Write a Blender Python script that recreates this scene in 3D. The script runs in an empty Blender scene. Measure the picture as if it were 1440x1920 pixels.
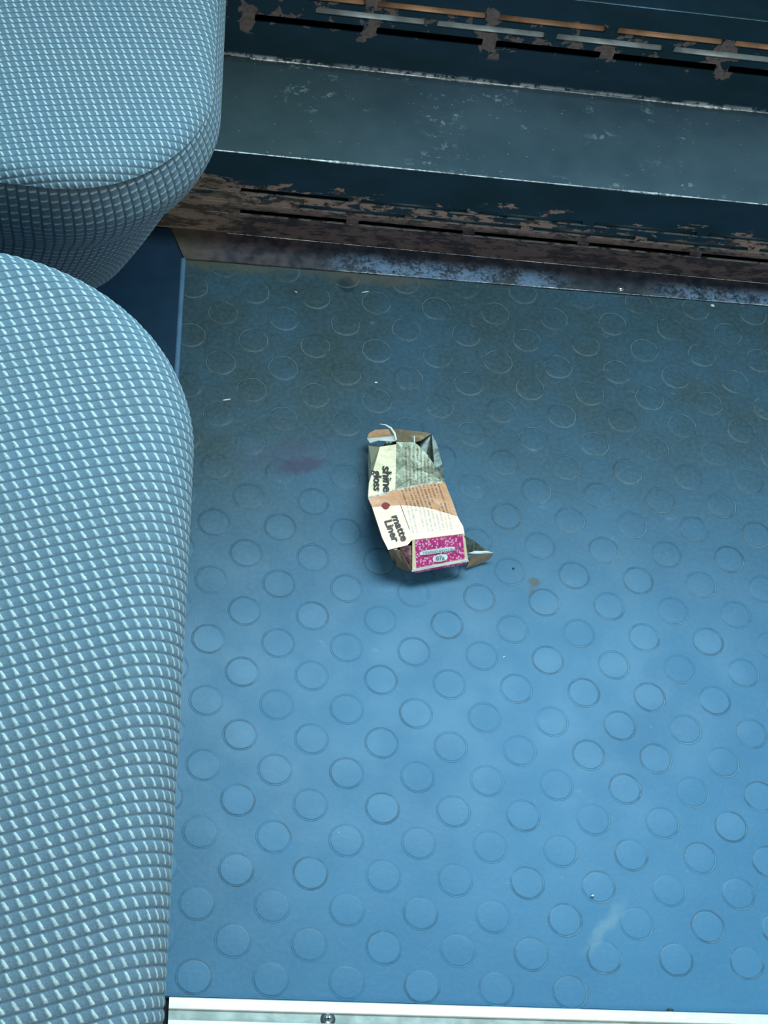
import bpy, bmesh, math, random
import numpy as np
from mathutils import Vector, Matrix
random.seed(7)
S = bpy.context.scene
COL = S.collection
# ------------------------------------------------------------------ camera
cd = bpy.data.cameras.new('camera'); cam = bpy.data.objects.new('camera', cd); COL.objects.link(cam)
cd.sensor_fit = 'HORIZONTAL'; cd.sensor_width = 36.0; cd.lens = 36.0*3532.07/1440; cd.clip_start = .05
RM = ((0.98823, -0.07347, -0.13417), (-0.01191, 0.83749, -0.54632), (0.15250, 0.54149, 0.82676))
RM = tuple((RM[i][0], RM[i][1], RM[i][2]) for i in range(3))
cam.matrix_world = Matrix.Translation((-0.0702, -0.7870, 1.3077)) @ Matrix(RM).to_4x4()
S.camera = cam
# ------------------------------------------------------------------ light
w = bpy.data.worlds.new('world'); S.world = w; w.use_nodes = True
w.node_tree.nodes['Background'].inputs[0].default_value = (0.52, 0.80, 0.86, 1)
w.node_tree.nodes['Background'].inputs[1].default_value = 0.22
def area(name, loc, aim, sx, sy, power, col):
    l = bpy.data.lights.new(name, 'AREA'); l.shape = 'RECTANGLE'; l.size = sx; l.size_y = sy; l.energy = power; l.color = col
    o = bpy.data.objects.new(name, l); COL.objects.link(o); o.location = loc
    o.rotation_euler = (Vector(aim)-Vector(loc)).to_track_quat('-Z', 'Y').to_euler()
    return o
area('window_daylight', (0.40, 0.56, 1.32), (0.40, -1.0, 1.02), 1.15, 0.80, 45, (0.60, 0.92, 1.0))
area('opposite_window', (0.3, -2.1, 1.35), (0.2, 0.4, 0.3), 1.4, 0.7, 21, (0.95, 0.97, 0.88))
S.view_settings.view_transform = 'Standard'; S.view_settings.look = 'None'
S.view_settings.gamma = 1; S.view_settings.use_curve_mapping = False; S.view_settings.exposure = 0.0

# ------------------------------------------------------------------ node helper
class NT:
    def __init__(s, name):
        s.m = bpy.data.materials.new(name); s.m.use_nodes = True; s.t = s.m.node_tree
        s.b = s.t.nodes['Principled BSDF']
        s.geo = s.t.nodes.new('ShaderNodeNewGeometry'); s.P = s.geo.outputs['Position']
    def put(s, sock, v):
        if hasattr(v, 'is_output'): s.t.links.new(v, sock)
        elif isinstance(v, tuple) and len(v) == 3 and sock.type == 'RGBA': sock.default_value = (*v, 1)
        else: sock.default_value = v
    def math(s, op, a, b=0.0, c=0.0, clamp=False):
        n = s.t.nodes.new('ShaderNodeMath'); n.operation = op; n.use_clamp = clamp
        s.put(n.inputs[0], a); s.put(n.inputs[1], b); s.put(n.inputs[2], c); return n.outputs[0]
    def vm(s, op, a, b=(0, 0, 0)):
        n = s.t.nodes.new('ShaderNodeVectorMath'); n.operation = op
        s.put(n.inputs[0], a); s.put(n.inputs[1], b)
        return n.outputs['Value'] if op in ('LENGTH', 'DISTANCE', 'DOT_PRODUCT') else n.outputs[0]
    def noise(s, vec, scale, detail=2.0, rough=.5, dist=0.0):
        n = s.t.nodes.new('ShaderNodeTexNoise'); s.put(n.inputs['Vector'], vec)
        n.inputs['Scale'].default_value = scale; n.inputs['Detail'].default_value = detail
        n.inputs['Roughness'].default_value = rough; n.inputs['Distortion'].default_value = dist
        return n.outputs[0]
    def xyz(s, v):
        n = s.t.nodes.new('ShaderNodeSeparateXYZ'); s.put(n.inputs[0], v); return n.outputs
    def comb(s, x, y, z):
        n = s.t.nodes.new('ShaderNodeCombineXYZ'); s.put(n.inputs[0], x); s.put(n.inputs[1], y); s.put(n.inputs[2], z); return n.outputs[0]
    def ss(s, v, a, b, c=0.0, d=1.0):        # smoothstep a..b -> c..d
        n = s.t.nodes.new('ShaderNodeMapRange'); n.interpolation_type = 'SMOOTHSTEP'
        s.put(n.inputs[0], v); s.put(n.inputs[1], a); s.put(n.inputs[2], b); s.put(n.inputs[3], c); s.put(n.inputs[4], d); return n.outputs[0]
    def mix(s, f, a, b, mode='MIX'):
        n = s.t.nodes.new('ShaderNodeMix'); n.data_type = 'RGBA'; n.blend_type = mode
        s.put(n.inputs[0], f); s.put(n.inputs[6], a); s.put(n.inputs[7], b); return n.outputs[2]
    def mul(s, a, b): return s.math('MULTIPLY', a, b)
    def ell(s, cx, cy, rx, ry, ang=0, wob=0.0, edge=.3):   # soft blob on the floor plane
        o = s.xyz(s.P)
        if wob:
            nn = s.noise(s.P, 90, 3); dx = s.mul(s.math('SUBTRACT', nn, .5), wob)
        else: dx = 0.0
        x = s.math('ADD', s.math('SUBTRACT', o[0], cx), dx); y = s.math('SUBTRACT', s.math('SUBTRACT', o[1], cy), dx)
        c, q = math.cos(ang), math.sin(ang)
        u = s.mul(s.math('ADD', s.mul(x, c), s.mul(y, q)), 1/rx); v = s.mul(s.math('SUBTRACT', s.mul(y, c), s.mul(x, q)), 1/ry)
        r = s.math('SQRT', s.math('ADD', s.mul(u, u), s.mul(v, v)))
        return s.ss(r, 1.0+edge, 1.0-edge)
    def bump(s, h, dist=.001, strength=1.0):
        n = s.t.nodes.new('ShaderNodeBump'); n.inputs['Strength'].default_value = strength; n.inputs['Distance'].default_value = dist
        s.put(n.inputs['Height'], h); s.put(s.b.inputs['Normal'], n.outputs[0])
    def out(s, col=None, rough=None, metal=None, spec=None):
        if col is not None: s.put(s.b.inputs['Base Color'], col)
        if rough is not None: s.put(s.b.inputs['Roughness'], rough)
        if metal is not None: s.put(s.b.inputs['Metallic'], metal)
        if spec is not None: s.put(s.b.inputs['Specular IOR Level'], spec)
        return s.m
def plain(name, col, rough=.5, metal=0.0, var=.12, scale=60):
    n = NT(name); k = n.ss(n.noise(n.P, scale, 4), .3, .7, 1-var, 1+var)
    return n.out(n.vm('MULTIPLY', n.comb(k, k, k), col), rough, metal)

# ------------------------------------------------------------------ rubber floor
def rubber(stud):
    n = NT('stud_rubber' if stud else 'floor_rubber')
    o = n.xyz(n.P)
    base = n.mix(n.ss(n.noise(n.P, 5, 4), .35, .65), (.042, .172, .330), (.054, .206, .382))
    # dusty green grey film towards heater and seat; heater-side shade is painted in too
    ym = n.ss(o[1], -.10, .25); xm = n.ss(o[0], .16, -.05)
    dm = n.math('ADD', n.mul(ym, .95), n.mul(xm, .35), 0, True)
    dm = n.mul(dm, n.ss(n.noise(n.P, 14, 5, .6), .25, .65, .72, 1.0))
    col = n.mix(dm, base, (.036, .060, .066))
    fine = n.noise(n.P, 260, 4, .65)
    col = n.mix(n.ss(fine, .3, .75, 0, .25), col, (.14, .22, .27))
    # light scuffs
    sc = n.ss(n.noise(n.vm('MULTIPLY', n.P, (1, 1.6, 1)), 42, 5, .7), .62, .72, 0, .35)
    fk = n.ss(n.noise(n.P, 380, 2, .5), .765, .79)
    col = n.mix(n.mul(fk, .6), col, (.42, .52, .55))
    col = n.mix(n.mul(sc, n.ss(n.noise(n.P, 9, 2), .4, .6)), col, (.20, .33, .43))
    # stains
    col = n.mix(n.mul(n.ell(.072, .118, .020, .008, .35, .012, .6), .65), col, (.060, .030, .080))
    col = n.mix(n.mul(n.ell(.058, .130, .034, .012, .4, .02, .8), .22), col, (.085, .035, .085))
    col = n.mix(n.mul(n.ell(.268, .0185, .0055, .0042, -.7, .006, .35), .8), col, (.10, .085, .07))
    col = n.mix(n.mul(n.ell(.2655, .011, .0022, .006, -.3, .006, .5), .5), col, (.11, .10, .09))
    col = n.mix(n.mul(n.ell(.305, -.279, .022, .005, .9, .01, .7), .35), col, (.27, .38, .45))
    col = n.mix(n.mul(n.ell(.1107, .3205, .0075, .0085, 0, .006, .25), .85), col, (.02, .04, .05))
    col = n.mix(n.mul(n.ell(.13, .333, .055, .009, .0, .02, .5), .55), col, (.15, .12, .085))
    col = n.mix(n.mul(n.ell(.0, .332, .06, .008, .0, .02, .6), .5), col, (.15, .14, .09))
    rough = n.ss(n.noise(n.P, 22, 4), .3, .7, .34, .44)
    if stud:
        tc = n.t.nodes.new('ShaderNodeTexCoord'); oi = n.t.nodes.new('ShaderNodeObjectInfo'); rnd = oi.outputs['Random']
        L = n.xyz(tc.outputs['Object'])
        r = n.math('SQRT', n.math('ADD', n.mul(L[0], L[0]), n.mul(L[1], L[1])))
        r = n.math('ADD', r, n.mul(n.math('SUBTRACT', n.noise(n.P, 170, 3), .5), .0022))
        ring = n.mul(n.ss(r, .01165, .0122), n.ss(r, .0137, .0129))
        ang = n.noise(n.vm('ADD', n.vm('MULTIPLY', tc.outputs['Object'], (1, 1, 1)), n.comb(n.mul(rnd, 9), 0, 0)), 55, 3)
        dark = n.mul(n.ss(ang, .36, .58), n.ss(rnd, .0, 1., .15, 1.0))
        col = n.mix(n.mul(n.mul(ring, dark), .6), col, (.048, .060, .066))
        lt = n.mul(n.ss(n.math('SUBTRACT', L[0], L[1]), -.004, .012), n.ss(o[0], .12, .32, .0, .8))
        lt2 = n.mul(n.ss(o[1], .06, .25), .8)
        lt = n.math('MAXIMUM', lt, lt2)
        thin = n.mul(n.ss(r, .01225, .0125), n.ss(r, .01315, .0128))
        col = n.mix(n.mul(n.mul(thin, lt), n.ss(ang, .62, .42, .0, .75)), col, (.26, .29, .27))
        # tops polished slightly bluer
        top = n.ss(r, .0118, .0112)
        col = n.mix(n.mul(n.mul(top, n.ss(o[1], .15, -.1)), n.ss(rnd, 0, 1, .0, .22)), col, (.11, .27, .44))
    st = n.t.nodes.new('ShaderNodeTexWave'); st.wave_type = 'BANDS'; st.bands_direction = 'X'
    st.inputs['Scale'].default_value = 170; st.inputs['Distortion'].default_value = .6; n.put(st.inputs['Vector'], n.P)
    h = n.math('ADD', n.mul(st.outputs['Fac'], n.ss(o[0], .14, -.02, .04, .18)), n.mul(fine, .8))
    h = n.math('ADD', h, n.mul(n.noise(n.P, 30, 3), 2.0))
    n.bump(h, .0002, .5)
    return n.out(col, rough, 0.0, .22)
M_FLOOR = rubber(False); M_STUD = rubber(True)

# ------------------------------------------------------------------ painted steel with rust
def steel(name, kind):
    n = NT(name); o = n.xyz(n.P)
    warp = n.noise(n.P, 45, 5, .62, .4); big = n.noise(n.vm('MULTIPLY', n.P, (1, 2, 2)), 17, 3, .5)
    if kind == 'shelf':
        col = n.mix(n.ss(n.noise(n.P, 11, 4), .3, .7), (.055, .095, .130), (.088, .142, .185))
        d2 = n.ss(o[0], .02, .25, .55, 0.0)
        col = n.mix(d2, col, (.050, .080, .080))
        fl = n.ss(n.noise(n.vm('MULTIPLY', n.P, (1, 1.3, 1)), 80, 7, .78), .575, .62)
        fl = n.mul(fl, n.ss(n.noise(n.P, 13, 3), .45, .60))
        col = n.mix(n.mul(fl, .75), col, (.32, .42, .46))
        fl2 = n.ss(n.noise(n.P, 330, 2, .5), .74, .78)
        col = n.mix(n.mul(fl2, .8), col, (.45, .6, .65))
    else:
        col = n.mix(n.ss(big, .3, .7), (.008, .034, .050), (.013, .046, .080))
    rust = (.150, .095, .082)
    if kind == 'lower':
        # rust creeping up from the floor, solid below 3 cm, broken flakes above
        lim = n.ss(o[2], .026, .072, .33, .60)
        lim = n.math('ADD', lim, n.ss(o[0], -.06, .16, -.12, .0))
        lim = n.math('ADD', lim, n.ss(o[2], .072, .084, .0, .4))
        ms = n.noise(n.vm('MULTIPLY', n.P, (.75, 1, 1.7)), 58, 7, .66, .5)
        f = n.ss(n.math('SUBTRACT', ms, lim), -.004, .006)
        grime = n.ss(n.noise(n.vm('MULTIPLY', n.P, (.5, 1, 1.6)), 110, 6, .72), .44, .56)
        rc = n.mix(grime, (.034, .030, .042), (.12, .088, .092))
        hi = n.mix(n.ss(n.noise(n.vm('ADD', n.vm('MULTIPLY', n.P, (.8, 1, 1.5)), (3, 0, 0)), 75, 6, .7), .45, .53), (.06, .055, .055), (.36, .25, .215))
        rc = n.mix(n.ss(o[2], .030, .050), rc, hi)
        rc = n.mix(n.ss(o[0], .05, -.05, 0, .75), rc, n.mix(grime, (.08, .065, .05), (.33, .24, .18)))
        col = n.mix(f, col, rc)
        lip = 0.0
        for zz in (.0288, .0432, .0572):
            lip = n.math('MAXIMUM', lip, n.mul(n.ss(o[2], zz-.0011, zz-.0007), n.ss(o[2], zz+.0003, zz)))
        lip = n.mul(lip, n.ss(n.noise(n.vm('MULTIPLY', n.P, (1, 1, .2)), 90, 4, .6), .40, .55))
        col = n.mix(n.mul(lip, .7), col, (.42, .44, .42))
    elif kind == 'upper':
        lim = n.ss(o[2], .135, .152, .72, .585); lim = n.math('ADD', lim, n.ss(o[2], .185, .200, .0, .2))
        # flakes gather round the bridges between the slots
        ph = n.math('ABSOLUTE', n.math('SUBTRACT', n.math('FRACT', n.mul(n.math('SUBTRACT', o[0], .0555), 1/.1082)), .5))
        lim = n.math('SUBTRACT', lim, n.ss(ph, .16, .0, .0, .17))
        ms = n.noise(n.P, 60, 5, .55, .4)
        f = n.ss(n.math('SUBTRACT', ms, lim), -.004, .008)
        f = n.mul(f, n.ss(o[2], .134, .139))
        col = n.mix(f, col, n.mix(n.ss(n.noise(n.P, 200, 3), .3, .7), (.13, .105, .105), (.21, .17, .165)))
        cr = n.mul(n.ss(o[2], .113, .1085), n.ss(n.noise(n.P, 150, 5, .7), .42, .52))
        cr = n.mul(cr, n.ss(n.noise(n.vm('MULTIPLY', n.P, (1, .1, .1)), 19, 2), .36, .5))
        col = n.mix(n.mul(cr, .9), col, (.55, .62, .68))
    elif kind == 'flange':
        rc = n.mix(n.ss(n.noise(n.P, 80, 5, .6), .35, .65), (.035, .035, .050), (.13, .095, .105))
        col = n.mix(n.ss(o[0], .14, .03, .55, .95), col, rc)
        col = n.mix(n.ss(o[0], .02, -.05, .0, .6), col, (.17, .13, .085))
        bl = n.mul(n.ss(o[0], .075, .13), n.ss(o[0], .335, .28))
        bl = n.math('MAXIMUM', bl, n.ss(o[0], .385, .43))
        bl = n.mul(bl, n.ss(o[1], .3620, .349, .0, .95)); ns = n.noise(n.P, 330, 7, .75)
        bl = n.mul(bl, n.ss(n.math('ADD', ns, n.mul(n.noise(n.P, 40, 3), .5)), .66, .84))
        col = n.mix(bl, col, (.19, .28, .43))
    rough = n.ss(n.noise(n.P, 60, 4), .3, .7, .36, .52)
    if kind in ('lower', 'upper'): rough = n.math('ADD', rough, n.mul(f, .35))
    h = n.math('ADD', n.noise(n.P, 35, 3), n.mul(n.noise(n.P, 320, 4, .7), .25))
    if kind in ('lower', 'upper'): h = n.math('SUBTRACT', h, n.mul(f, .6))
    n.bump(h, .0006, .7)
    return n.out(col, rough, 0.0, .4)
M_LOW = steel('rusty_paint', 'lower'); M_UP = steel('blue_paint', 'upper'); M_SHELF = steel('worn_grey_paint', 'shelf')
M_FLANGE = steel('scuffed_paint', 'flange'); M_CAP = steel('cap_paint', 'cap')
def edge_wear():
    n = NT('bare_edge'); nn = n.noise(n.P, 170, 6, .75)
    f = n.ss(nn, .40, .52); f = n.mul(f, n.ss(n.noise(n.vm('MULTIPLY', n.P, (1, .2, .2)), 14, 3), .30, .55, .25, 1))
    return n.out(n.mix(f, (.16, .22, .26), (.95, .98, 1.0)), .38, n.mul(f, .35))
M_EDGE = edge_wear()
M_DARK = plain('dark_cavity', (.006, .010, .014), .8)
M_NAVY = plain('navy_paint', (.010, .040, .085), .32)
M_BEAD = plain('highlight_bead', (.22, .38, .58), .28)  # highlight painted into the colour, paler than the navy plinth
M_COPPER = plain('rusty_tube', (.62, .34, .20), .5, .1, .45, 35)
M_FIN = plain('bare_tube', (.48, .58, .62), .45, .15, .3, 50)
M_WALL = plain('wall_panel', (.10, .13, .15), .6)
M_SCREW = plain('screw_steel', (.75, .82, .85), .22, .9)
M_SCREWD = plain('screw_recess', (.03, .05, .06), .6)
M_BASE = plain('seat_plastic', (.015, .018, .022), .5)

# ------------------------------------------------------------------ mesh helpers
def link(name, me, mat=None, parent=None):
    o = bpy.data.objects.new(name, me); COL.objects.link(o)
    if mat:
        for m in (mat if isinstance(mat, (list, tuple)) else [mat]): me.materials.append(m)
    if parent: o.parent = parent
    return o
def mesh(name, verts, faces, mat=None, parent=None, smooth=False):
    me = bpy.data.meshes.new(name); me.from_pydata([tuple(map(float, v)) for v in verts], [], faces); me.update()
    if smooth: me.polygons.foreach_set('use_smooth', [True]*len(me.polygons))
    return link(name, me, mat, parent)
def thing(name, label, cat, loc=(0, 0, 0), group=None):
    o = bpy.data.objects.new(name, None); COL.objects.link(o); o.location = loc; o.empty_display_size = .05
    tag(o, label, cat, group); return o
def tag(o, label, cat, group=None):
    o['label'] = label; o['category'] = cat
    if group: o['group'] = group
    return o
def prism(name, poly, z0, z1, mat, parent=None, bevel=0.0):
    n = len(poly); v = [(x, y, z0) for x, y in poly]+[(x, y, z1) for x, y in poly]
    f = [tuple(range(n-1, -1, -1)), tuple(range(n, 2*n))]+[(i, (i+1) % n, n+(i+1) % n, n+i) for i in range(n)]
    o = mesh(name, v, f, mat, parent)
    bm = bmesh.new(); bm.from_mesh(o.data); bmesh.ops.recalc_face_normals(bm, faces=bm.faces); bm.to_mesh(o.data); bm.free()
    if bevel:
        b = o.modifiers.new('b', 'BEVEL'); b.width = bevel; b.segments = 2
    return o
def tube(name, a, b, r, mat, parent=None, seg=14):
    a, b = Vector(a), Vector(b); d = b-a; q = d.to_track_quat('Z', 'Y')
    v = []; f = []
    for k, p in enumerate((a, b)):
        for i in range(seg):
            t = 2*math.pi*i/seg; v.append(p+q @ Vector((r*math.cos(t), r*math.sin(t), 0)))
    for i in range(seg): f.append((i, (i+1) % seg, seg+(i+1) % seg, seg+i))
    f += [tuple(range(seg-1, -1, -1)), tuple(range(seg, 2*seg))]
    o = mesh(name, v, f, mat, parent, True)
    return o
def lathe(prof, seg=32):
    v = [(0, 0, prof[0][1])]; f = []
    for r, z in prof[1:]:
        for i in range(seg):
            t = 2*math.pi*i/seg; v.append((r*math.cos(t), r*math.sin(t), z))
    f += [(0, 1+i, 1+(i+1) % seg) for i in range(seg)]
    for k in range(len(prof)-2):
        a = 1+k*seg; b = a+seg
        f += [(a+i, b+i, b+(i+1) % seg, a+(i+1) % seg) for i in range(seg)]
    return v, f

# ------------------------------------------------------------------ floor + studs
fy = lambda x: -.3448+.0097*(x+.017)
X0, X1 = -.62, 1.0
floor = prism('floor', [(X0, fy(X0)), (X1, fy(X1)), (X1, .56), (X0, .56)], -.004, 0, M_FLOOR); floor['kind'] = 'structure'
sub = prism('floor', [(X0, -1.0), (X1, -1.0), (X1, .60), (X0, .60)], -.03, -.004, M_DARK); sub['kind'] = 'structure'
sv, sf = lathe([(0, .00022), (.0110, .00022), (.0118, .00019), (.0121, .00012), (.0123, .00002), (.0126, .00007), (.0131, .00006), (.0136, .00003), (.0138, -.0002)], 36)
sme = bpy.data.meshes.new('stud'); sme.from_pydata(sv, [], sf); sme.materials.append(M_STUD)
sme.polygons.foreach_set('use_smooth', [True]*len(sme.polygons))
H = .0275
for j in range(-12, 13):
    for i in range(-1, 24):
        if (i+j) % 2: continue
        x, y = i*H, -j*H
        if y < -.333+.0097*x or x > .63 or (x < -.02 and y > .40): continue
        s = bpy.data.objects.new('stud', sme); COL.objects.link(s); s.parent = floor
        s.location = (x+random.uniform(-.0004, .0004), y+random.uniform(-.0004, .0004), 0)
        s.rotation_euler = (0, 0, random.uniform(0, 0))
wall = prism('wall_back', [(X0, .53), (X1, .53), (X1, .56), (X0, .56)], 0, .82, M_WALL); wall['kind'] = 'structure'

# ------------------------------------------------------------------ heater casing
HT = thing('heater_casing', 'stepped dark blue metal heater casing with slotted grilles, rusted along its foot by the floor', 'heater', (.25, .42, 0))
def hp(fn, *a, **k):
    o = fn(*a, **k); o.parent = HT; o.matrix_parent_inverse = Matrix.Translation((-.25, -.42, 0)); return o
def slotted(name, xa, xb, za, zb, y, rows, mat):
    """sheet panel in the plane y with real rounded slots: rows = (start, length, pitch, z0, z1)"""
    holes = []
    for st, ln, pt, z0, z1 in rows:
        k = math.floor((xa-st)/pt)
        while st+k*pt < xb:
            a, b = st+k*pt, st+k*pt+ln
            if a > xa+.003 and b < xb-.003 and a > -.02: holes.append((a, b, z0, z1))
            k += 1
    zs = sorted({za, zb} | {h[2] for h in holes} | {h[3] for h in holes})
    verts = []; faces = []; idx = {}
    def V(x, z):
        kx = (round(x, 6), round(z, 6))
        if kx not in idx: idx[kx] = len(verts); verts.append((x, y, z))
        return idx[kx]
    for z0, z1 in zip(zs, zs[1:]):
        hs = sorted(h for h in holes if h[2] <= z0+1e-7 and h[3] >= z1-1e-7)
        cur = xa
        segs = []
        for h in hs: segs.append((cur, h[0])); cur = h[1]
        segs.append((cur, xb))
        for a, b in segs: faces.append((V(a, z0), V(b, z0), V(b, z1), V(a, z1)))
    for a, b, z0, z1 in holes:      # small corner fillets
        c = .0011
        for (cx, sx) in ((a, 1), (b, -1)):
            for (cz, sz) in ((z0, 1), (z1, -1)):
                faces.append((V(cx, cz), V(cx+sx*c, cz), V(cx+sx*c*.3, cz+sz*c*.3), V(cx, cz+sz*c)))
    o = hp(mesh, name, verts, faces, mat)
    bm = bmesh.new(); bm.from_mesh(o.data)
    for f in bm.faces:
        f.normal_update()
        if f.normal.y > 0: f.normal_flip()
    bm.to_mesh(o.data); bm.free()
    m = o.modifiers.new('s', 'SOLIDIFY'); m.thickness = .0014; m.offset = -1
    return o
YA, YB, ZA, ZB = .368, .485, .1072, .2155
HX0, HX1 = -.30, .80
slotted('lower_grille', HX0, HX1, .0015, ZA-.0008, YA,
        [(.0095, .0965, .1075, .0288, .0348), (.0610, .0965, .1075, .0432, .0486), (.0075, .0965, .1075, .0572, .0628)], M_LOW)
slotted('upper_grille', HX0, HX1, ZA, ZB-.0005, YB,
        [(.0080, .0960, .1082, .1506, .1590), (.0602, .0975, .1082, .1664, .1744), (.0045, .0970, .1082, .1812, .1890)], M_UP)
hp(prism, 'shelf', [(HX0, YA-.0002), (HX1, YA-.0002), (HX1, YB+.002), (HX0, YB+.002)], ZA-.0014, ZA, M_SHELF, bevel=.0006)
hp(prism, 'cap', [(HX0, YB-.0004), (HX1, YB-.0004), (HX1, .53), (HX0, .53)], ZB-.0015, ZB, M_CAP, bevel=.0007)
hp(mesh, 'mounting_flange', [(-.0512, YA+.001, .0004), (-.0372, .3330, .0004), (HX1, .3448, .0004), (HX1, YA+.001, .0004),
                    (-.0512, YA+.001, .0022), (-.0372, .3330, .0018), (HX1, .3448, .0018), (HX1, YA+.001, .0022)],
   [(0, 1, 2, 3)[::-1], (4, 5, 6, 7), (0, 1, 5, 4), (1, 2, 6, 5), (2, 3, 7, 6), (3, 0, 4, 7)], M_FLANGE)
def rough_strip(name, pts, wid, seed, mat):
    """thin irregular bead of wear or painted highlight that follows an edge; each sample has its own width"""
    rr = random.Random(seed); v = []; f = []; n = 420
    a, b = Vector(pts[0]), Vector(pts[1])
    base = rr.random()*9
    for i in range(n+1):
        t = i/n; p = a.lerp(b, t)
        k = .45+.55*max(0, math.sin(t*23+base)+.4*math.sin(t*61+base*3)); k = wid*(.25+k*rr.uniform(.5, 1.25))
        for j in range(5):
            an = math.pi*(-.35+1.2*j/4)
            v.append((p.x, p.y-k*math.sin(an)*.8, p.z+k*math.cos(an)*.8))
    for i in range(n):
        for j in range(4): q = i*5+j; f.append((q, q+1, q+6, q+5))
    return hp(mesh, name, v, f, mat, None, True)
rough_strip('worn_edge', ((-.12, YA, ZA-.0003), (HX1, YA, ZA-.0003)), .0011, 3, M_EDGE)
rough_strip('worn_seam', ((.0085, YB-.0006, ZA+.0002), (HX1, YB-.0006, ZA+.0002)), .0017, 8, M_EDGE)
rough_strip('fold_highlight', ((.0, YA-.0008, .0022), (HX1, YA-.0008, .0022)), .00038, 5, M_EDGE)  # painted highlight along the fold, laid as a pale strip
rough_strip('worn_lip', ((.10, .3352, .0017), (HX1, .3448, .0017)), .00035, 6, M_EDGE)
rough_strip('cap_edge', ((.0, YB-.0005, ZB-.0004), (HX1, YB-.0005, ZB-.0004)), .0004, 9, M_BEAD)  # highlight line of the cap edge, painted as a paler bead
# dark void and tubes behind the grilles
hp(prism, 'rear_plate', [(HX0, YA+.05), (HX1, YA+.05), (HX1, YA+.052), (HX0, YA+.052)], .001, ZA-.002, M_DARK)
hp(prism, 'rear_plate', [(HX0, YB+.030), (HX1, YB+.030), (HX1, YB+.032), (HX0, YB+.032)], ZA, ZB-.002, M_DARK)
hp(prism, 'inner_tray', [(HX0, YB+.003), (HX1, YB+.003), (HX1, YB+.030), (HX0, YB+.030)], ZA+.001, ZA+.003, M_DARK)
for k in range(-2, 8):
    a = .0602+k*.1082
    hp(tube, 'heating_tube', (a-.0015, YB+.0094, .1618), (a+.0990, YB+.0094, .1618), .0078, M_FIN).visible_shadow = True
    a = .0045+k*.1082
    hp(tube, 'heating_tube', (a-.0015, YB+.0088, .1770), (a+.0985, YB+.0088, .1770), .0072, M_COPPER)
    a = .0610+k*.1075
    if k < 7: hp(tube, 'dark_tube', (a-.003, YA+.006, .0425), (a+.098, YA+.006, .0425), .0040, M_CAP)
    a = .1150+k*.1075
    if k < 6 and a > .1: hp(tube, 'dark_tube', (a-.003, YA+.006, .0565), (a+.098, YA+.006, .0565), .0040, M_CAP)
# flakes of lifted rust at the foot
def screw(x, y, z, r, ang, parent, inv):
    v, f = lathe([(0, r*.55), (r*.5, r*.5), (r*.85, r*.3), (r, 0), (r, -.0012)], 20)
    o = mesh('screw', [(a+x, b+y, c+z) for a, b, c in v], f, M_SCREW, parent, True); o.matrix_parent_inverse = inv
    o['label'] = 'shiny cross-head screw'
    vs = []; fs = []
    for k in range(2):
        c, s = math.cos(ang+k*math.pi/2), math.sin(ang+k*math.pi/2); l, wd = r*.62, r*.15
        b = len(vs)
        for (p, q, zz) in ((-l, -wd, .36), (l, -wd, .36), (l, wd, .36), (-l, wd, .36)):
            vs.append((x+p*c-q*s, y+p*s+q*c, z+r*zz))
        for (p, q) in ((-l, -wd), (l, -wd), (l, wd), (-l, wd)): vs.append((x+p*c-q*s, y+p*s+q*c, z+r*.56))
        fs += [(b+4, b+5, b+6, b+7), (b, b+1, b+5, b+4), (b+1, b+2, b+6, b+5), (b+2, b+3, b+7, b+6), (b+3, b, b+4, b+7)]
    s_ = mesh('screw_recess', vs, fs, M_SCREWD, o)
    wv, wf = lathe([(0, .0005), (r*1.35, .0005), (r*1.5, .0001), (r*1.5, -.0004)], 20)
    wq = mesh('washer', [(a+x, b+y, c+z) for a, b, c in wv], wf, M_SCREWD, parent, True); wq.matrix_parent_inverse = inv
screw(.3684, .3447, .0018, .0035, .5, HT, Matrix.Translation((-.25, -.42, 0)))

# ------------------------------------------------------------------ seat plinth at the left
PL = thing('seat_plinth', 'low navy painted metal plinth with a shiny rounded edge under the seats', 'plinth', (-.25, .1, 0))
inv = Matrix.Translation((.25, -.1, 0))
o = prism('plinth_top', [(-.50, -.55), (-.0385, -.55), (-.0385, .3325), (-.0520, .3655), (-.50, .3655)], .0, .0030, M_NAVY, PL, .0005); o.matrix_parent_inverse = inv
o = tube('edge_bead', (-.0380, -.55, .0022), (-.0380, .3310, .0022), .0024, M_BEAD, PL); o.matrix_parent_inverse = inv

# ------------------------------------------------------------------ aluminium strip at the bottom
AL = thing('threshold_strip', 'ribbed bright aluminium edging strip screwed along the near edge of the floor', 'edging strip', (.2, -.36, 0))
inv = Matrix.Translation((-.2, .36, 0))
def alu():
    n = NT('aluminium'); o = n.xyz(n.P)
    sx = n.vm('MULTIPLY', n.P, (6, 60, 60)); sc = n.noise(sx, 30, 4, .6)
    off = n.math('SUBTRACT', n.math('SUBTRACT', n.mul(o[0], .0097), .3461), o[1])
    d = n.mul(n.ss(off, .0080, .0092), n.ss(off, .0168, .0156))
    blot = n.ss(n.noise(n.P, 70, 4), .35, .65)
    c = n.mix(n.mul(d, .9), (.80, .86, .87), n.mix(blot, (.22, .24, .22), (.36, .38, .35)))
    n.bump(n.noise(n.P, 90, 3), .0004, .5)
    return n.out(c, n.ss(sc, .3, .7, .32, .45), n.math('SUBTRACT', .55, n.mul(d, .25)))
M_ALU = alu()
prof = [(0, -.003), (0, .0028), (.0008, .0036), (.0080, .0036), (.0086, .0030), (.0092, .0018), (.0156, .0018), (.0162, .0032), (.0168, .0036), (.0240, .0036), (.0246, .0026), (.0252, .0018), (.034, .0018), (.036, -.003)]
xs = [-.0165, .1, .3, .6, .8]; v = []; f = []
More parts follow.
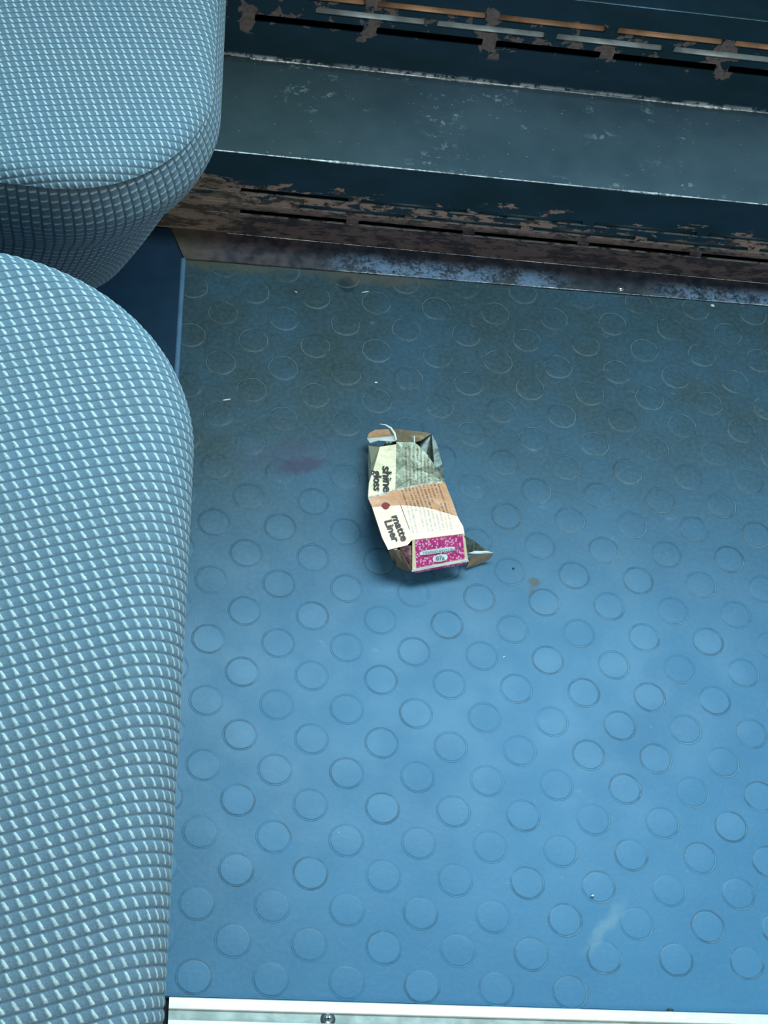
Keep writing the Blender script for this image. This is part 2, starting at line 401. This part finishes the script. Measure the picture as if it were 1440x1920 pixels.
for x in xs:
    for p, z in prof: v.append((x, -.3461+.0097*x-p, z))
n_ = len(prof)
for i in range(len(xs)-1):
    for k in range(n_-1): q = i*n_+k; f.append((q, q+1, q+n_+1, q+n_))
f += [tuple(range(n_)), tuple(range((len(xs)-1)*n_, len(xs)*n_))[::-1]]
o = mesh('strip_body', v, f, M_ALU, AL); o.matrix_parent_inverse = inv
screw(.0962, -.3578, .0018, .0036, .1, AL, inv)

# ------------------------------------------------------------------ woven seat fabric
def fabric(name):
    n = NT(name)
    uv = n.t.nodes.new('ShaderNodeUVMap'); uv.uv_map = 'weave'; U = n.xyz(uv.outputs[0])
    cell = n.comb(n.math('FLOOR', U[0]), n.math('FLOOR', U[1]), 0)
    wn = n.t.nodes.new('ShaderNodeTexWhiteNoise'); wn.noise_dimensions = '2D'; n.put(wn.inputs['Vector'], cell); R = wn.outputs['Value']
    fv = n.math('FRACT', U[1])
    jit = n.mul(n.math('SUBTRACT', n.noise(n.P, 500, 2), .5), .16)
    fu = n.math('FRACT', n.math('ADD', n.math('ADD', n.math('SUBTRACT', U[0], n.mul(n.math('SUBTRACT', 1.0, fv), -.34)), jit), 0))
    # pale yarn: soft start, sharp end, widest at the low side of the rib
    patch = n.mul(n.ss(n.math('SUBTRACT', fu, n.mul(n.math('SUBTRACT', 1.0, fv), .16)), -.02, n.ss(R, 0, 1, .16, .26)), n.ss(fu, .43, .36))
    patch = n.mul(patch, n.mul(n.ss(fv, .10, .24), n.ss(fv, .95, .80)))
    patch = n.mul(patch, n.ss(R, 0, 1, .65, 1.0))
    hair = n.noise(n.vm('MULTIPLY', n.P, (1, 1, 1)), 900, 3, .7)
    base = n.mix(n.ss(hair, .3, .7), (.092, .148, .200), (.140, .210, .275))
    base = n.mix(n.ss(n.noise(n.P, 12, 3), .35, .65, 0, .3), base, (.10, .20, .29))
    col = n.mix(patch, base, n.mix(n.ss(hair, .3, .7), (.42, .54, .57), (.64, .74, .74)))
    gap = n.math('MAXIMUM', n.ss(fv, .20, .02), n.ss(fv, .86, .99))
    col = n.mix(n.mul(gap, .72), col, (.05, .085, .115))  # shade between the ribs painted into the yarn colour
    n.bump(hair, .0004, .5)
    n.put(n.b.inputs['Sheen Weight'], .12)
    return n.out(col, .75, 0.0, .3)
M_FAB = fabric('woven_fabric')
def rrect(P, x0, x1, y0, y1, rc):
    c = np.array([(x0+x1)/2, (y0+y1)/2]); hx, hy = (x1-x0)/2-rc, (y1-y0)/2-rc
    q = P-c; a = np.abs(q); cl = np.stack([np.clip(q[:, 0], -hx, hx), np.clip(q[:, 1], -hy, hy)], 1)
    dv = q-cl; L = np.linalg.norm(dv, axis=1); ins = L < 1e-9; Ls = np.where(ins, 1, L)
    N = dv/Ls[:, None]; d = L-rc
    near = c+cl+N*rc
    d = np.where(ins, -rc, d)
    return d, near, N
def weave_h(u, v, amp):
    fv = v-np.floor(v); fu = u+(1-fv)*.34; fu = fu-np.floor(fu)
    prof_ = np.sqrt(np.clip(1-np.abs(2*fv-1)**2.2, 0, 1))
    bead = 1-np.abs(np.clip((fu-.0)/.46, 0, 1)*2-1)**2
    bead = np.where(fu < .46, bead, -.12)
    return amp*(prof_*(1+.28*bead)-1)
def grid_mesh(name, P, U, nu, nv, mat, parent):
    idx = np.arange(nu*nv).reshape(nv, nu)
    F = np.stack([idx[:-1, :-1], idx[:-1, 1:], idx[1:, 1:], idx[1:, :-1]], -1).reshape(-1, 4)
    me = bpy.data.meshes.new(name); me.vertices.add(len(P)); me.vertices.foreach_set('co', P.astype(np.float32).ravel())
    nf = len(F); me.loops.add(nf*4); me.loops.foreach_set('vertex_index', F.astype(np.int32).ravel())
    me.polygons.add(nf); me.polygons.foreach_set('loop_start', np.arange(0, nf*4, 4, dtype=np.int32)); me.polygons.foreach_set('loop_total', np.full(nf, 4, dtype=np.int32))
    me.polygons.foreach_set('use_smooth', np.ones(nf, dtype=bool))
    uvl = me.uv_layers.new(name='weave'); uvl.data.foreach_set('uv', U[F.ravel()].astype(np.float32).ravel())
    me.update(); me.validate()
    return link(name, me, mat, parent)
def normals(P, nu, nv):
    G = P.reshape(nv, nu, 3); du = np.gradient(G, axis=1); dv = np.gradient(G, axis=0)
    N = np.cross(du, dv).reshape(-1, 3); L = np.linalg.norm(N, axis=1, keepdims=True); return N/np.maximum(L, 1e-12)
PITCH, CELL = .0064, .0068
def cushion_top(name, x0, x1, y0, y1, rc, R, zt, phimax, drop, ang, dome, parent, res=.00092, wob=0.0, offs=(0, 0), curv=0.0, pitch=.0067, cell=.0069):
    ext = R*phimax+drop; I = (x0+R, x1-R, y0+R, y1-R)
    xs = np.arange(I[0]-ext, I[1]+ext, res); ys = np.arange(I[2]-ext, I[3]+ext, res)
    A, B = np.meshgrid(xs, ys); Q = np.stack([A.ravel(), B.ravel()], 1)
    d, near, N = rrect(Q, *I, rc-R)
    dc = np.clip(d, None, ext); inn = d <= 0
    phi = np.clip(dc/R, 0, phimax); extra = np.clip(dc-R*phimax, 0, None)
    off = R*np.sin(phi)+extra*math.cos(phimax); dz = R*(1-np.cos(phi))+extra*math.sin(phimax)
    XY = np.where(inn[:, None], Q, near+N*off[:, None]); Z = np.where(inn, 0, -dz)
    cx, cy, kx, ky, kf = dome
    base = np.where(inn[:, None], Q, near)
    Z = Z+zt-kx*(base[:, 0]-cx)**2-ky*np.clip(base[:, 1]-cy, 0, None)**2-kf*np.clip(cy-base[:, 1], 0, None)**2
    sheet = np.where((d > ext)[:, None], near+N*ext, Q)
    c, s = math.cos(ang), math.sin(ang)
    r_ = sheet[:, 0]*c+sheet[:, 1]*s; t_ = -(sheet[:, 1]*c-sheet[:, 0]*s)
    t_ = t_+wob*(np.sin(sheet[:, 0]*31+sheet[:, 1]*9)+.6*np.sin(sheet[:, 1]*43-sheet[:, 0]*17))+curv*(np.clip(sheet[:, 0]-cx, -.2, .3))**2
    U = np.stack([r_/cell+offs[0], t_/pitch+offs[1]], 1)
    P = np.concatenate([XY, Z[:, None]], 1); nu, nv = len(xs), len(ys)
    Nn = normals(P, nu, nv); Nn = np.where((d > ext*.995)[:, None], 0, Nn)
    P = P+Nn*weave_h(U[:, 0], U[:, 1], .00118*pitch/.0064)[:, None]
    return grid_mesh(name, P, U, nu, nv, M_FAB, parent)

# near seat (fills the left edge)
NS = thing('bus_seat', 'nearer grey-blue woven seat cushion filling the lower left, its smooth top all in view', 'seat', (-.28, -.35, 0), 'woven bus seats on the left')
inv = Matrix.Translation((.28, .35, 0))
o = cushion_top('cushion_cover', -.50, -.0345, -.72, -.004, .145, .036, .432, 1.75, .03, math.radians(19), (-.20, -.30, .25, .35, .15), NS, wob=.0011, curv=-.08); o.matrix_parent_inverse = inv
def pad(name, x0, x1, y0, y1, rc, z0, z1, mat, parent, inv):
    pts = []
    for (cx, cy, a0) in ((x1-rc, y1-rc, 0), (x0+rc, y1-rc, 90), (x0+rc, y0+rc, 180), (x1-rc, y0+rc, 270)):
        for k in range(9):
            t = math.radians(a0+k*90/8); pts.append((cx+rc*math.cos(t), cy+rc*math.sin(t)))
    o = prism(name, pts, z0, z1, mat, parent, .002); o.matrix_parent_inverse = inv; return o
pad('cushion_base', -.485, -.058, -.70, -.052, .11, .340, .385, M_BASE, NS, inv)
pad('pedestal', -.40, -.16, -.54, -.16, .02, .003, .345, M_NAVY, NS, inv)

# far seat
FS = thing('bus_seat', 'farther grey-blue woven seat at the upper left with a seamed, ribbed front border', 'seat', (-.26, .35, 0), 'woven bus seats on the left')
inv = Matrix.Translation((.26, -.35, 0))
RF = .020; FX0, FX1, FY0, FY1, FRC, FZ = -.50, -.0290, .096, .47, .115, .350
o = cushion_top('cushion_cover', FX0, FX1, FY0, FY1, FRC, RF, FZ, 1.0, .0, math.radians(18), (-.22, .22, .25, .45, .5), FS, wob=.0009, offs=(.4, .2), curv=-.5, pitch=.0052, cell=.0055, res=.00082); o.matrix_parent_inverse = inv
def border():
    R = RF; I = (FX0+R, FX1-R, FY0+R, FY1-R); rc = FRC-R
    # outline of I as arc length samples, counter-clockwise from far right corner round the front
    pts = []; nrm = []
    def seg(p, q, n):
        m = max(2, int(np.linalg.norm(np.subtract(q, p))/.00095))
        for k in range(m): pts.append(np.add(p, np.subtract(q, p)*k/m)); nrm.append(n)
    def arc(c, a0, a1):
        m = int(abs(a1-a0)*(rc+.02)/.00095)
        for k in range(m):
            t = a0+(a1-a0)*k/m; nrm.append((math.cos(t), math.sin(t))); pts.append((c[0]+rc*math.cos(t), c[1]+rc*math.sin(t)))
    x0, x1, y0, y1 = I
    seg((x1, y1-rc), (x1, y0+rc), (1, 0)); arc((x1-rc, y0+rc), 0, -math.pi/2)
    seg((x1-rc, y0), (x0+rc, y0), (0, -1)); arc((x0+rc, y0+rc), -math.pi/2, -math.pi)
    seg((x0, y0+rc), (x0, y1-rc), (-1, 0)); arc((x0+rc, y1-rc), math.pi, math.pi/2)
    seg((x0+rc, y1), (x1-rc, y1), (0, 1)); arc((x1-rc, y1-rc), math.pi/2, 0)
    pts.append(pts[0]); nrm.append(nrm[0])
    pts = np.array(pts, float); nrm = np.array(nrm, float)
    e0 = R*math.sin(1.0)
    outp = pts+nrm*(e0+.005); s = np.concatenate([[0], np.cumsum(np.linalg.norm(np.diff(outp, axis=0), axis=1))])
    us = np.arange(0, .200, .00092); T = us/.200
    e = e0-.0015+.0100*np.sin(np.pi*np.clip(us/.09, 0, 1))-.25*np.clip(us-.035, 0, None)-.3*np.clip(us-.10, 0, None)**1.5
    z = -R*(1-math.cos(1.0))-.0004-us*.92+.006*T
    nu, nv = len(pts), len(us)
    base_z = FZ-.25*(pts[:, 0]+.22)**2-.45*np.clip(pts[:, 1]-.22, 0, None)**2-.5*np.clip(.22-pts[:, 1], 0, None)**2
    XY = pts[None]+nrm[None]*e[:, None, None]; Z = base_z[None]+z[:, None]
    P = np.concatenate([XY, Z[:, :, None]], 2).reshape(-1, 3)
    U0 = (us[:, None]+0*s[None])/.0064+.3; V0 = (s[None]+.18*us[:, None]-1.5*us[:, None]**2)/.0072
    U = np.stack([U0.ravel(), V0.ravel()], 1)
    Nn = normals(P, nu, nv)
    chk = Nn.reshape(nv, nu, 3)[10, 10]
    if chk[0] < 0: Nn = -Nn
    tuck = np.clip(1-us/.006, 0, 1)**2*.0025
    P = P+Nn*(weave_h(U[:, 0], U[:, 1], .0013)-np.repeat(tuck, nu))[:, None]
    return grid_mesh('cushion_border', P, U, nu, nv, M_FAB, FS)
o = border(); o.matrix_parent_inverse = inv; o['label'] = 'border panel with ribs running down'
pad('cushion_base', FX0+.06, FX1-.085, FY0+.085, FY1-.07, .06, .155, .20, M_BASE, FS, inv)
pad('pedestal', -.40, -.16, .18, .345, .02, .0032, .17, M_NAVY, FS, inv)

# ------------------------------------------------------------------ crushed cosmetics carton
BX = thing('cosmetics_carton', 'small crushed rose-gold cosmetics carton with a pink end flap lying on the studded floor', 'box', (.165, .08, 0))
binv = Matrix.Translation((-.165, -.08, 0))
def foil(name, col, metal=.6, rough=.3, streak=0, coat=.42):
    n = NT(name); cr = n.noise(n.P, 130, 4, .6)
    c = n.mix(n.ss(n.noise(n.P, 300, 3), .35, .65, 0, .12), col, (.9, .88, .8))
    if streak:
        uv = n.t.nodes.new('ShaderNodeUVMap'); uv.uv_map = 'print'; U = n.xyz(uv.outputs[0])
        fl = n.math('FRACT', n.mul(U[0], 15)); ln = n.mul(n.ss(fl, .2, .32), n.ss(fl, .78, .66))
        row = n.math('FLOOR', n.mul(U[0], 15))
        d = n.noise(n.comb(n.mul(U[1], 60), n.mul(row, 7.3), 0), 1.6, 1)
        g = n.noise(n.comb(n.mul(U[1], 2.2), n.mul(row, .9), 3), 1.2, 1)
        mk = n.mul(n.mul(ln, n.ss(d, .42, .5)), n.ss(g, .36, .42))
        mk = n.mul(mk, n.mul(n.ss(U[0], .10, .12), n.ss(U[0], .90, .88)))
        mk = n.mul(mk, n.mul(n.ss(U[1], .05, .07), n.ss(U[1], .97, .95)))
        c = n.mix(n.mul(mk, streak), c, (.10, .05, .035))
    h = n.math('ADD', cr, n.mul(n.noise(n.P, 420, 3), .3))
    n.bump(h, .0006, .5)
    n.put(n.b.inputs['Coat Weight'], coat); n.put(n.b.inputs['Coat Roughness'], .12)
    return n.out(c, rough, metal)
M_GOLD = foil('gold_foil', (1.0, .80, .52), .25, .36)
M_GOLDP = foil('shaded_gold_print', (.22, .21, .14), .6, .42, .8, coat=.08)  # darker copy of the gold foil, its shade painted into the base
M_ROSE = foil('rose_foil', (.84, .37, .185), .03, .30)
M_ROSEP = foil('rose_foil_print', (.84, .37, .185), .03, .30, .7)
M_CARD = plain('bare_card', (.90, .89, .86), .6)
M_BROWN = foil('brown_side', (.42, .27, .15), .5, .45)
def glitter():
    n = NT('pink_glitter'); v = n.t.nodes.new('ShaderNodeTexVoronoi'); v.feature = 'F1'; v.inputs['Scale'].default_value = 560
    n.put(v.inputs['Vector'], n.vm('ADD', n.P, n.vm('MULTIPLY', n.comb(n.noise(n.P, 900, 2), n.noise(n.P, 800, 2), 0), (.0012, .0012, 0))))
    c = n.xyz(v.outputs['Color']); f = n.ss(c[0], .42, .5)
    f = n.mul(f, n.ss(v.outputs['Distance'], .62, .35))
    col = n.mix(n.ss(c[1], .2, .8), (.72, .05, .26), (.60, .03, .20))
    col = n.mix(f, col, (.95, .48, .70)); n.bump(c[2], .0003, .5)
    return n.out(col, n.ss(c[2], 0, 1, .2, .5), .15)
M_PINK = glitter()
M_INK = plain('black_ink', (.02, .016, .012), .5)
M_LIP = plain('red_ink', (.33, .02, .03), .35)
M_WHITE = plain('white_label', (.80, .86, .88), .5)
M_INKG = plain('grey_ink', (.16, .22, .26), .5)
def sheet(name, pts, mat, cuts=4, th=.00045, uv=None, sub=None, noise=.0006, seed=0, parent=BX, label=None):
    """creased paper facet: fan of triangles, subdivided and slightly crumpled"""
    P = [Vector(p) for p in pts]; c = sum(P, Vector())/len(P)
    bm = bmesh.new(); vs = [bm.verts.new(p) for p in P]
    if len(P) == 4: bm.faces.new(vs)
    else:
        vc = bm.verts.new(c)
        for i in range(len(vs)): bm.faces.new((vs[i], vs[(i+1) % len(vs)], vc))
    bmesh.ops.subdivide_edges(bm, edges=bm.edges[:], cuts=cuts, use_grid_fill=True)
    bmesh.ops.triangulate(bm, faces=bm.faces[:])
    from mathutils import noise as mn
    for v in bm.verts:
        k = v.co*70+Vector((seed, 0, 0))
        v.co += Vector((0, 0, 1))*noise*mn.noise(k)+Vector((0, 0, 1))*noise*.5*mn.noise(k*3)
    if uv:
        o_, ax, ay = Vector(uv[0]), Vector(uv[1])-Vector(uv[0]), Vector(uv[2])-Vector(uv[0])
        L = bm.loops.layers.uv.new('print')
        for f in bm.faces:
            for l in f.loops:
                d = l.vert.co-o_; l[L].uv = (d.dot(ax)/ax.dot(ax), d.dot(ay)/ay.dot(ay))
    bmesh.ops.recalc_face_normals(bm, faces=bm.faces)
    if sum((f.normal.z for f in bm.faces)) < 0: bmesh.ops.reverse_faces(bm, faces=bm.faces)
    me = bpy.data.meshes.new(name); bm.to_mesh(me); bm.free()
    o = link(name, me, mat, parent); o.matrix_parent_inverse = binv
    if th:
        m = o.modifiers.new('s', 'SOLIDIFY'); m.thickness = th; m.offset = -1
    if label: o['label'] = label
    return o
F0, F1, F2, F3, F4, F5 = (.1232, .0667, .0353), (.1345, .0712, .0341), (.1464, .0780, .0325), (.1569, .0824, .0314), (.1712, .0879, .0299), (.1892, .0927, .0283)
A1, A2 = (.1268, .1322, .0170), (.1484, .1263, .0300)
B0, B1, B2, B3 = (.1266, .0576, .0353), (.1503, .0623, .0345), (.1722, .0628, .0335), (.1983, .0573, .0317)
G0, G1 = (.1577, .0404, .0324), (.1599, .0313, .0316)
sheet('side_panel', [A1, (.1341, .1211, .0316), (.1282, .0966, .0334), (.1243, .0822, .0344), (.1264, .0998, .0180), (.1267, .1178, .0140)], M_GOLD, label='gold foil side, dented outer edge')
sheet('side_panel', [(.1341, .1211, .0316), A2, F2, F1, F0, (.1243, .0822, .0344), (.1282, .0966, .0334)], M_GOLD, seed=2, noise=.0004, label='gold foil side, upper half')
sheet('side_panel', [F0, F1, F2, B1, B0], M_ROSE, seed=3, noise=.0002, label='rose foil side, lower half')
sheet('side_panel', [B0, B1, G0, G1, (.1559, .0260, .0313), (.1399, .0199, .0317), (.1351, .0300, .0327)], M_ROSE, seed=3, noise=.0002, label='rose foil side, lower half')
sheet('back_panel', [(.1485, .1285, .0300), (.1639, .1279, .0330), (.1727, .1197, .0310), (.1811, .1095, .0280), F5, F4, F3, F2], M_GOLDP, cuts=5, uv=((.1483, .1290, .031), (.1960, .1290, .026), (.1460, .0720, .037)), seed=5, label='small-print panel, upper half')
sheet('back_panel', [F2, F3, F4, F5, (.1948, .0717, .0310), B3, B2, B1], M_ROSEP, cuts=5, uv=((.1420, .0900, .037), (.1900, .1000, .030), (.1560, .0330, .0340)), seed=6, noise=.0002, label='small-print panel, lower half')
sheet('back_panel', [B1, B2, B3, (.2004, .0526, .0312), (.2026, .0489, .0308), (.2038, .0421, .0302), G1, G0], M_ROSEP, cuts=5, uv=((.1420, .0900, .037), (.1900, .1000, .030), (.1560, .0330, .0340)), seed=6, noise=.0002, label='small-print panel, lower half')
tube('panel_crease', (B1[0], B1[1], B1[2]+.0003), (G0[0], G0[1], G0[2]+.0003), .00022, M_INKG, BX, 6).matrix_parent_inverse = binv
# white torn ridge across the fold
rr = random.Random(5); fold = [F0, F1, F2, F3, F4, F5]
v = []; f = []; k0 = 0
for a, b in zip(fold, fold[1:]):
    for k in range(9):
        t = k/9; p = Vector(a).lerp(Vector(b), t); wd = rr.uniform(.0004, .0016); h = rr.uniform(.0008, .0018)
        v += [(p.x, p.y+wd, p.z-.0003), (p.x+rr.uniform(-.0004, .0004), p.y, p.z+h), (p.x, p.y-wd, p.z-.0003)]
for i in range(len(v)//3-1):
    for j in range(2): q = i*3+j; f.append((q, q+1, q+4, q+3))
o = mesh('torn_fold', v, f, M_CARD, BX); o.matrix_parent_inverse = binv; o['label'] = 'white torn cardboard edge'
# end flap
PK = [(.1599, .0313, .0316), (.2038, .0421, .0302), (.2090, .0250, .0160), (.1621, .0114, .0160)]
def lerp4(u, v_, lift=0.0):
    a = Vector(PK[0]).lerp(Vector(PK[1]), u); b = Vector(PK[3]).lerp(Vector(PK[2]), u); p = a.lerp(b, v_)
    return p+Vector((0, -.6, .8))*lift
sheet('end_flap', PK, M_GOLD, noise=.0004)
M_ = sheet('pink_label', [lerp4(.05, .02, .0006), lerp4(.955, .02, .0006), lerp4(.945, .90, .0006), lerp4(.075, .93, .0006)], M_PINK, noise=.0002, th=.0003, label='pink glittery printed area')
sheet('flap_rim', [lerp4(.0, .955, .0010), lerp4(1, .955, .0010), lerp4(1.01, 1.03, .0005), lerp4(-.01, 1.03, .0005)], M_CARD, noise=.0004, th=.0008, label='pale folded rim')
sheet('flap_rim', [lerp4(.03, 1.03, .0002), lerp4(.98, 1.03, .0002), lerp4(.97, 1.12, -.002), lerp4(.05, 1.10, -.002)], M_PINK, noise=.0003, th=.0004, label='pink underside of rim')
# oval badge and pill
def badge(u, v_, ru, rv, name, mat, lift, sq=2.0):
    pts = []
    for k in range(28):
        t = 2*math.pi*k/28; c, s = math.cos(t), math.sin(t)
        pts.append(lerp4(u+ru*math.copysign(abs(c)**(2/sq), c), v_+rv*math.copysign(abs(s)**(2/sq), s), lift))
    return sheet(name, pts, mat, cuts=0, th=0, noise=0)
badge(.50, .735, .135, .125, 'number_badge', M_WHITE, .0014, 2.6)
badge(.46, .475, .33, .078, 'name_badge', M_WHITE, .0012, 4)
def write(txt, org, ex, ey, size, mat, bold=.0, lift=.0005, name='lettering', xs=1.0):
    """flat lettering whose baseline runs along ex; converted to a mesh"""
    cu = bpy.data.curves.new('t', 'FONT'); cu.body = txt; cu.size = size; cu.offset = bold; cu.align_x = 'LEFT'; cu.resolution_u = 3
    t = bpy.data.objects.new('t', cu); COL.objects.link(t); bpy.context.view_layer.update()
    dg = bpy.context.evaluated_depsgraph_get(); me = bpy.data.meshes.new_from_object(t.evaluated_get(dg)); bpy.data.objects.remove(t)
    ex = Vector(ex).normalized(); ey = (Vector(ey)-Vector(ey).dot(ex)*ex).normalized(); nz = ex.cross(ey)
    if nz.z < 0: nz = -nz
    for v in me.vertices: p = v.co.copy(); v.co = Vector(org)+ex*p.x*xs+ey*p.y+nz*lift
    me.materials.clear(); o = link(name, me, mat, BX); o.matrix_parent_inverse = binv; return o
pe = Vector(PK[1])-Vector(PK[0]); pd = Vector(PK[0])-Vector(PK[3])
write('07a', lerp4(.415, .80), pe, pd, .0052, M_INKG, .00012, .0022)
write('ТЕМНО-РОЗОВАЯ', lerp4(.175, .52), pe, pd, .0028, M_INKG, .00004, .0020, xs=1.30)
nU = Vector((-.095, -.048, 1))
def txt2(t, org, end, size, bold=.00024, xs=1.0):
    ex = Vector(end)-Vector(org); ey = Vector((.02, .003, 0)); write(t, org, ex, ey, size, M_INK, bold, .0007, xs=xs)
txt2('shine', (.1360, .1010, .0325), (.1362, .0690, .0341), .0108, xs=1.20)
txt2('gloss', (.1284, .0950, .0334), (.1280, .0680, .0348), .0096, xs=1.10)
txt2('matte', (.1425, .0510, .0340), (.1530, .0237, .0313), .0092, xs=1.12)
txt2('Liner', (.1365, .0460, .0339), (.1460, .0210, .0314), .0092, xs=1.05)
# lips mark: two tapering halves
def lips(c, ex, ey):
    ex = Vector(ex).normalized(); ey = (Vector(ey)-Vector(ey).dot(ex)*ex).normalized(); nz = ex.cross(ey); nz = nz if nz.z > 0 else -nz
    out = [(-1, .0), (-.55, .42), (-.2, .62), (0, .48), (.2, .62), (.55, .42), (1, .0), (.6, -.5), (.2, -.72), (-.2, -.72), (-.6, -.5)]
    pts = [Vector(c)+ex*a*.0038+ey*b*.0044+nz*.0006 for a, b in out]
    return sheet('lips_mark', pts, M_LIP, cuts=0, th=0, noise=0)
lips((.1378, .0604, .0354), (1, .10, -.05), (.2, 1, -.1))
# open top end: inside, torn flap, sliver
M_IN = foil('shaded_card', (.055, .065, .050), .2, .5)  # shade of the inside, walls and tuck flap painted into the card
sheet('bottom_panel', [(.1518, .1564, .009), (.1826, .1541, .011), (.1874, .1458, .009), (.1918, .1259, .007), (.1930, .1099, .008), (.1880, .0776, .003), (.1720, .0400, .0012), (.1500, .0400, .0012), (.1380, .0916, .003), (.1400, .1400, .004)], M_IN, seed=9, noise=.0003)
sheet('torn_flap', [(.1444, .1479, .0200), (.1504, .1517, .0170), (.1684, .1527, .0150), (.1824, .1533, .0120), (.1726, .1423, .0160), (.1595, .1321, .0240), (.1497, .1306, .0280)], M_BROWN, seed=4, label='brown shaded flap')
sheet('torn_flap', [(.1259, .1409, .0140), (.1278, .1472, .0140), (.1331, .1502, .0160), (.1439, .1484, .0200), (.1462, .1373, .0250)], M_ROSE, seed=8, label='copper coloured tongue')
sheet('top_rim', [(.1258, .1402, .0155), (.1468, .1360, .0285), (.1482, .1292, .0305), (.1341, .1300, .0290), (.1277, .1340, .0180)], M_CARD, seed=8, noise=.0003, label='white inner side of the rim')
sheet('side_wall', [A1, (.1267, .1178, .0140), (.1264, .0998, .0180), (.1243, .0822, .0344), F0, (.1380, .0720, .0004), (.1350, .1250, .0004)], M_IN, seed=3, noise=.0003)
sheet('side_wall', [(.1826, .1541, .0120), (.1811, .1095, .0270), (.1892, .0927, .0275), (.1850, .0930, .0006), (.1800, .1400, .0006)], M_IN, seed=3, noise=.0003)
sheet('side_wall', [(.1892, .0920, .0275), (.1983, .0573, .0310), (.2030, .0430, .0295), (.1900, .0450, .0006), (.1850, .0900, .0006)], M_IN, seed=3, noise=.0003)
sheet('side_wall', [F0, B0, (.1351, .0300, .0320), (.1400, .0215, .0310), (.1500, .0420, .0004), (.1420, .0700, .0004)], M_IN, seed=3, noise=.0003)
v = []; pts = [(.1350, .1470, .0285), (.1395, .1455, .0300), (.1440, .1415, .0315), (.1468, .1360, .0322), (.1483, .1294, .0315)]
for i, p in enumerate(pts):
    wd = (.0001, .00035, .0005, .0006, .0005)[i]; v += [(p[0]-wd, p[1]-wd, p[2]), (p[0]+wd, p[1]+wd, p[2]+.0004)]
o = mesh('paper_sliver', v, [(2*i, 2*i+1, 2*i+3, 2*i+2) for i in range(4)], M_CARD, BX); o.matrix_parent_inverse = binv
v = [(.1632, .1350, .0320), (.1640, .1350, .0322), (.1643, .1285, .0310), (.1634, .1285, .0308)]
o = mesh('paper_sliver', v, [(0, 1, 2, 3)], M_CARD, BX); o.matrix_parent_inverse = binv
# right-hand tuck flap
sheet('tuck_flap', [(.2040, .0400, .0300), (.2165, .0450, .0140), (.2270, .0407, .0085), (.2096, .0321, .0125)], M_IN, seed=1, noise=.0003)
sheet('tuck_flap', [(.2086, .0316, .0165), (.2150, .0355, .0150), (.2270, .0395, .0100), (.2321, .0385, .0095), (.2270, .0374, .0098), (.2150, .0335, .0140)], M_CARD, seed=1, noise=.0003, label='pale edge of the flap')
sheet('tuck_flap', [(.2130, .0330, .0120), (.2321, .0378, .0090), (.2295, .0350, .0040), (.2160, .0290, .0010), (.2100, .0258, .0030)], M_BROWN, seed=2, noise=.0003)
# lower left underside
M_MAR = foil('maroon_side', (.14, .03, .05), .1, .5)
sheet('under_flap', [(.1404, .0210, .0300), (.1477, .0221, .0305), (.1548, .0236, .0050), (.1474, .0308, .0012)], M_BROWN, seed=2, noise=.0003)
sheet('under_flap', [(.1450, .0215, .0300), (.1500, .0222, .0290), (.1618, .0122, .0150), (.1587, .0185, .0040), (.1520, .0240, .0012)], M_BROWN, seed=2, noise=.0003)
sheet('inner_flap', [(.1490, .0240, .0305), (.1590, .0262, .0310), (.1618, .0122, .0152), (.1575, .0180, .0180)], M_MAR, seed=2, noise=.0003)
# ------------------------------------------------------------------ crumbs on the floor
M_CR = plain('crumb_white', (.75, .80, .80), .6); M_BLK = plain('crumb_dark', (.02, .03, .03), .6)
def crumb(name, label, cat, x, y, r, mat, stretch=(1, 1, .6), rot=0.0, z=0.0, group=None):
    bm = bmesh.new(); bmesh.ops.create_icosphere(bm, subdivisions=2, radius=r); q = random.Random(x*1000)
    for v in bm.verts: v.co *= q.uniform(.8, 1.15); v.co = Vector((v.co.x*stretch[0], v.co.y*stretch[1], v.co.z*stretch[2]))
    mz = min(v.co.z for v in bm.verts)
    for v in bm.verts: v.co.z -= mz
    me = bpy.data.meshes.new(name); bm.to_mesh(me); bm.free(); o = link(name, me, mat); o.location = (x, y, z+.00005); o.rotation_euler = (0, 0, rot)
    return tag(o, label, cat, group)
crumb('metal_bead', 'tiny shiny metal bead lying alone near the lower right of the floor', 'bead', .2968, -.2552, .0014, M_SCREW, (1, 1, 1))
crumb('paper_shred', 'thin white paper shred lying beside the seat edge, left part of the floor', 'paper scrap', .0064, .1802, .0016, M_CR, (2.2, .5, .3), .25)
crumb('crumb', 'white crumb between the carton and the heater casing', 'crumb', .1365, .2120, .0009, M_CR, (1.4, 1, .6))
crumb('paint_flake', 'white paint flake at the lip of the heater flange, far right', 'paint flake', .4564, .3350, .0018, M_CR, (1.2, .8, .5))
crumb('lint', 'short white lint thread near the dark hole by the flange', 'lint', .1277, .3139, .0016, M_CR, (2.4, .35, .3), .3)
crumb('crumb', 'white crumb lower left of the dark hole by the flange', 'crumb', .0646, .3066, .0009, M_CR, (1.5, .7, .5), -.4)
crumb('crumb', 'white crumb on the floor right of the carton shadow, near mid frame', 'crumb', .2386, -.0544, .0008, M_CR, (1.6, .6, .5), .6)
crumb('crumb', 'small dark crumb right of the carton at the brown stain', 'crumb', .2505, .0300, .0010, M_BLK, (1, 1, .5))
crumb('crumb', 'dark crumb in the gap above the aluminium strip, lower right', 'crumb', .3490, -.3415, .0022, M_BLK, (1.4, .8, .4))
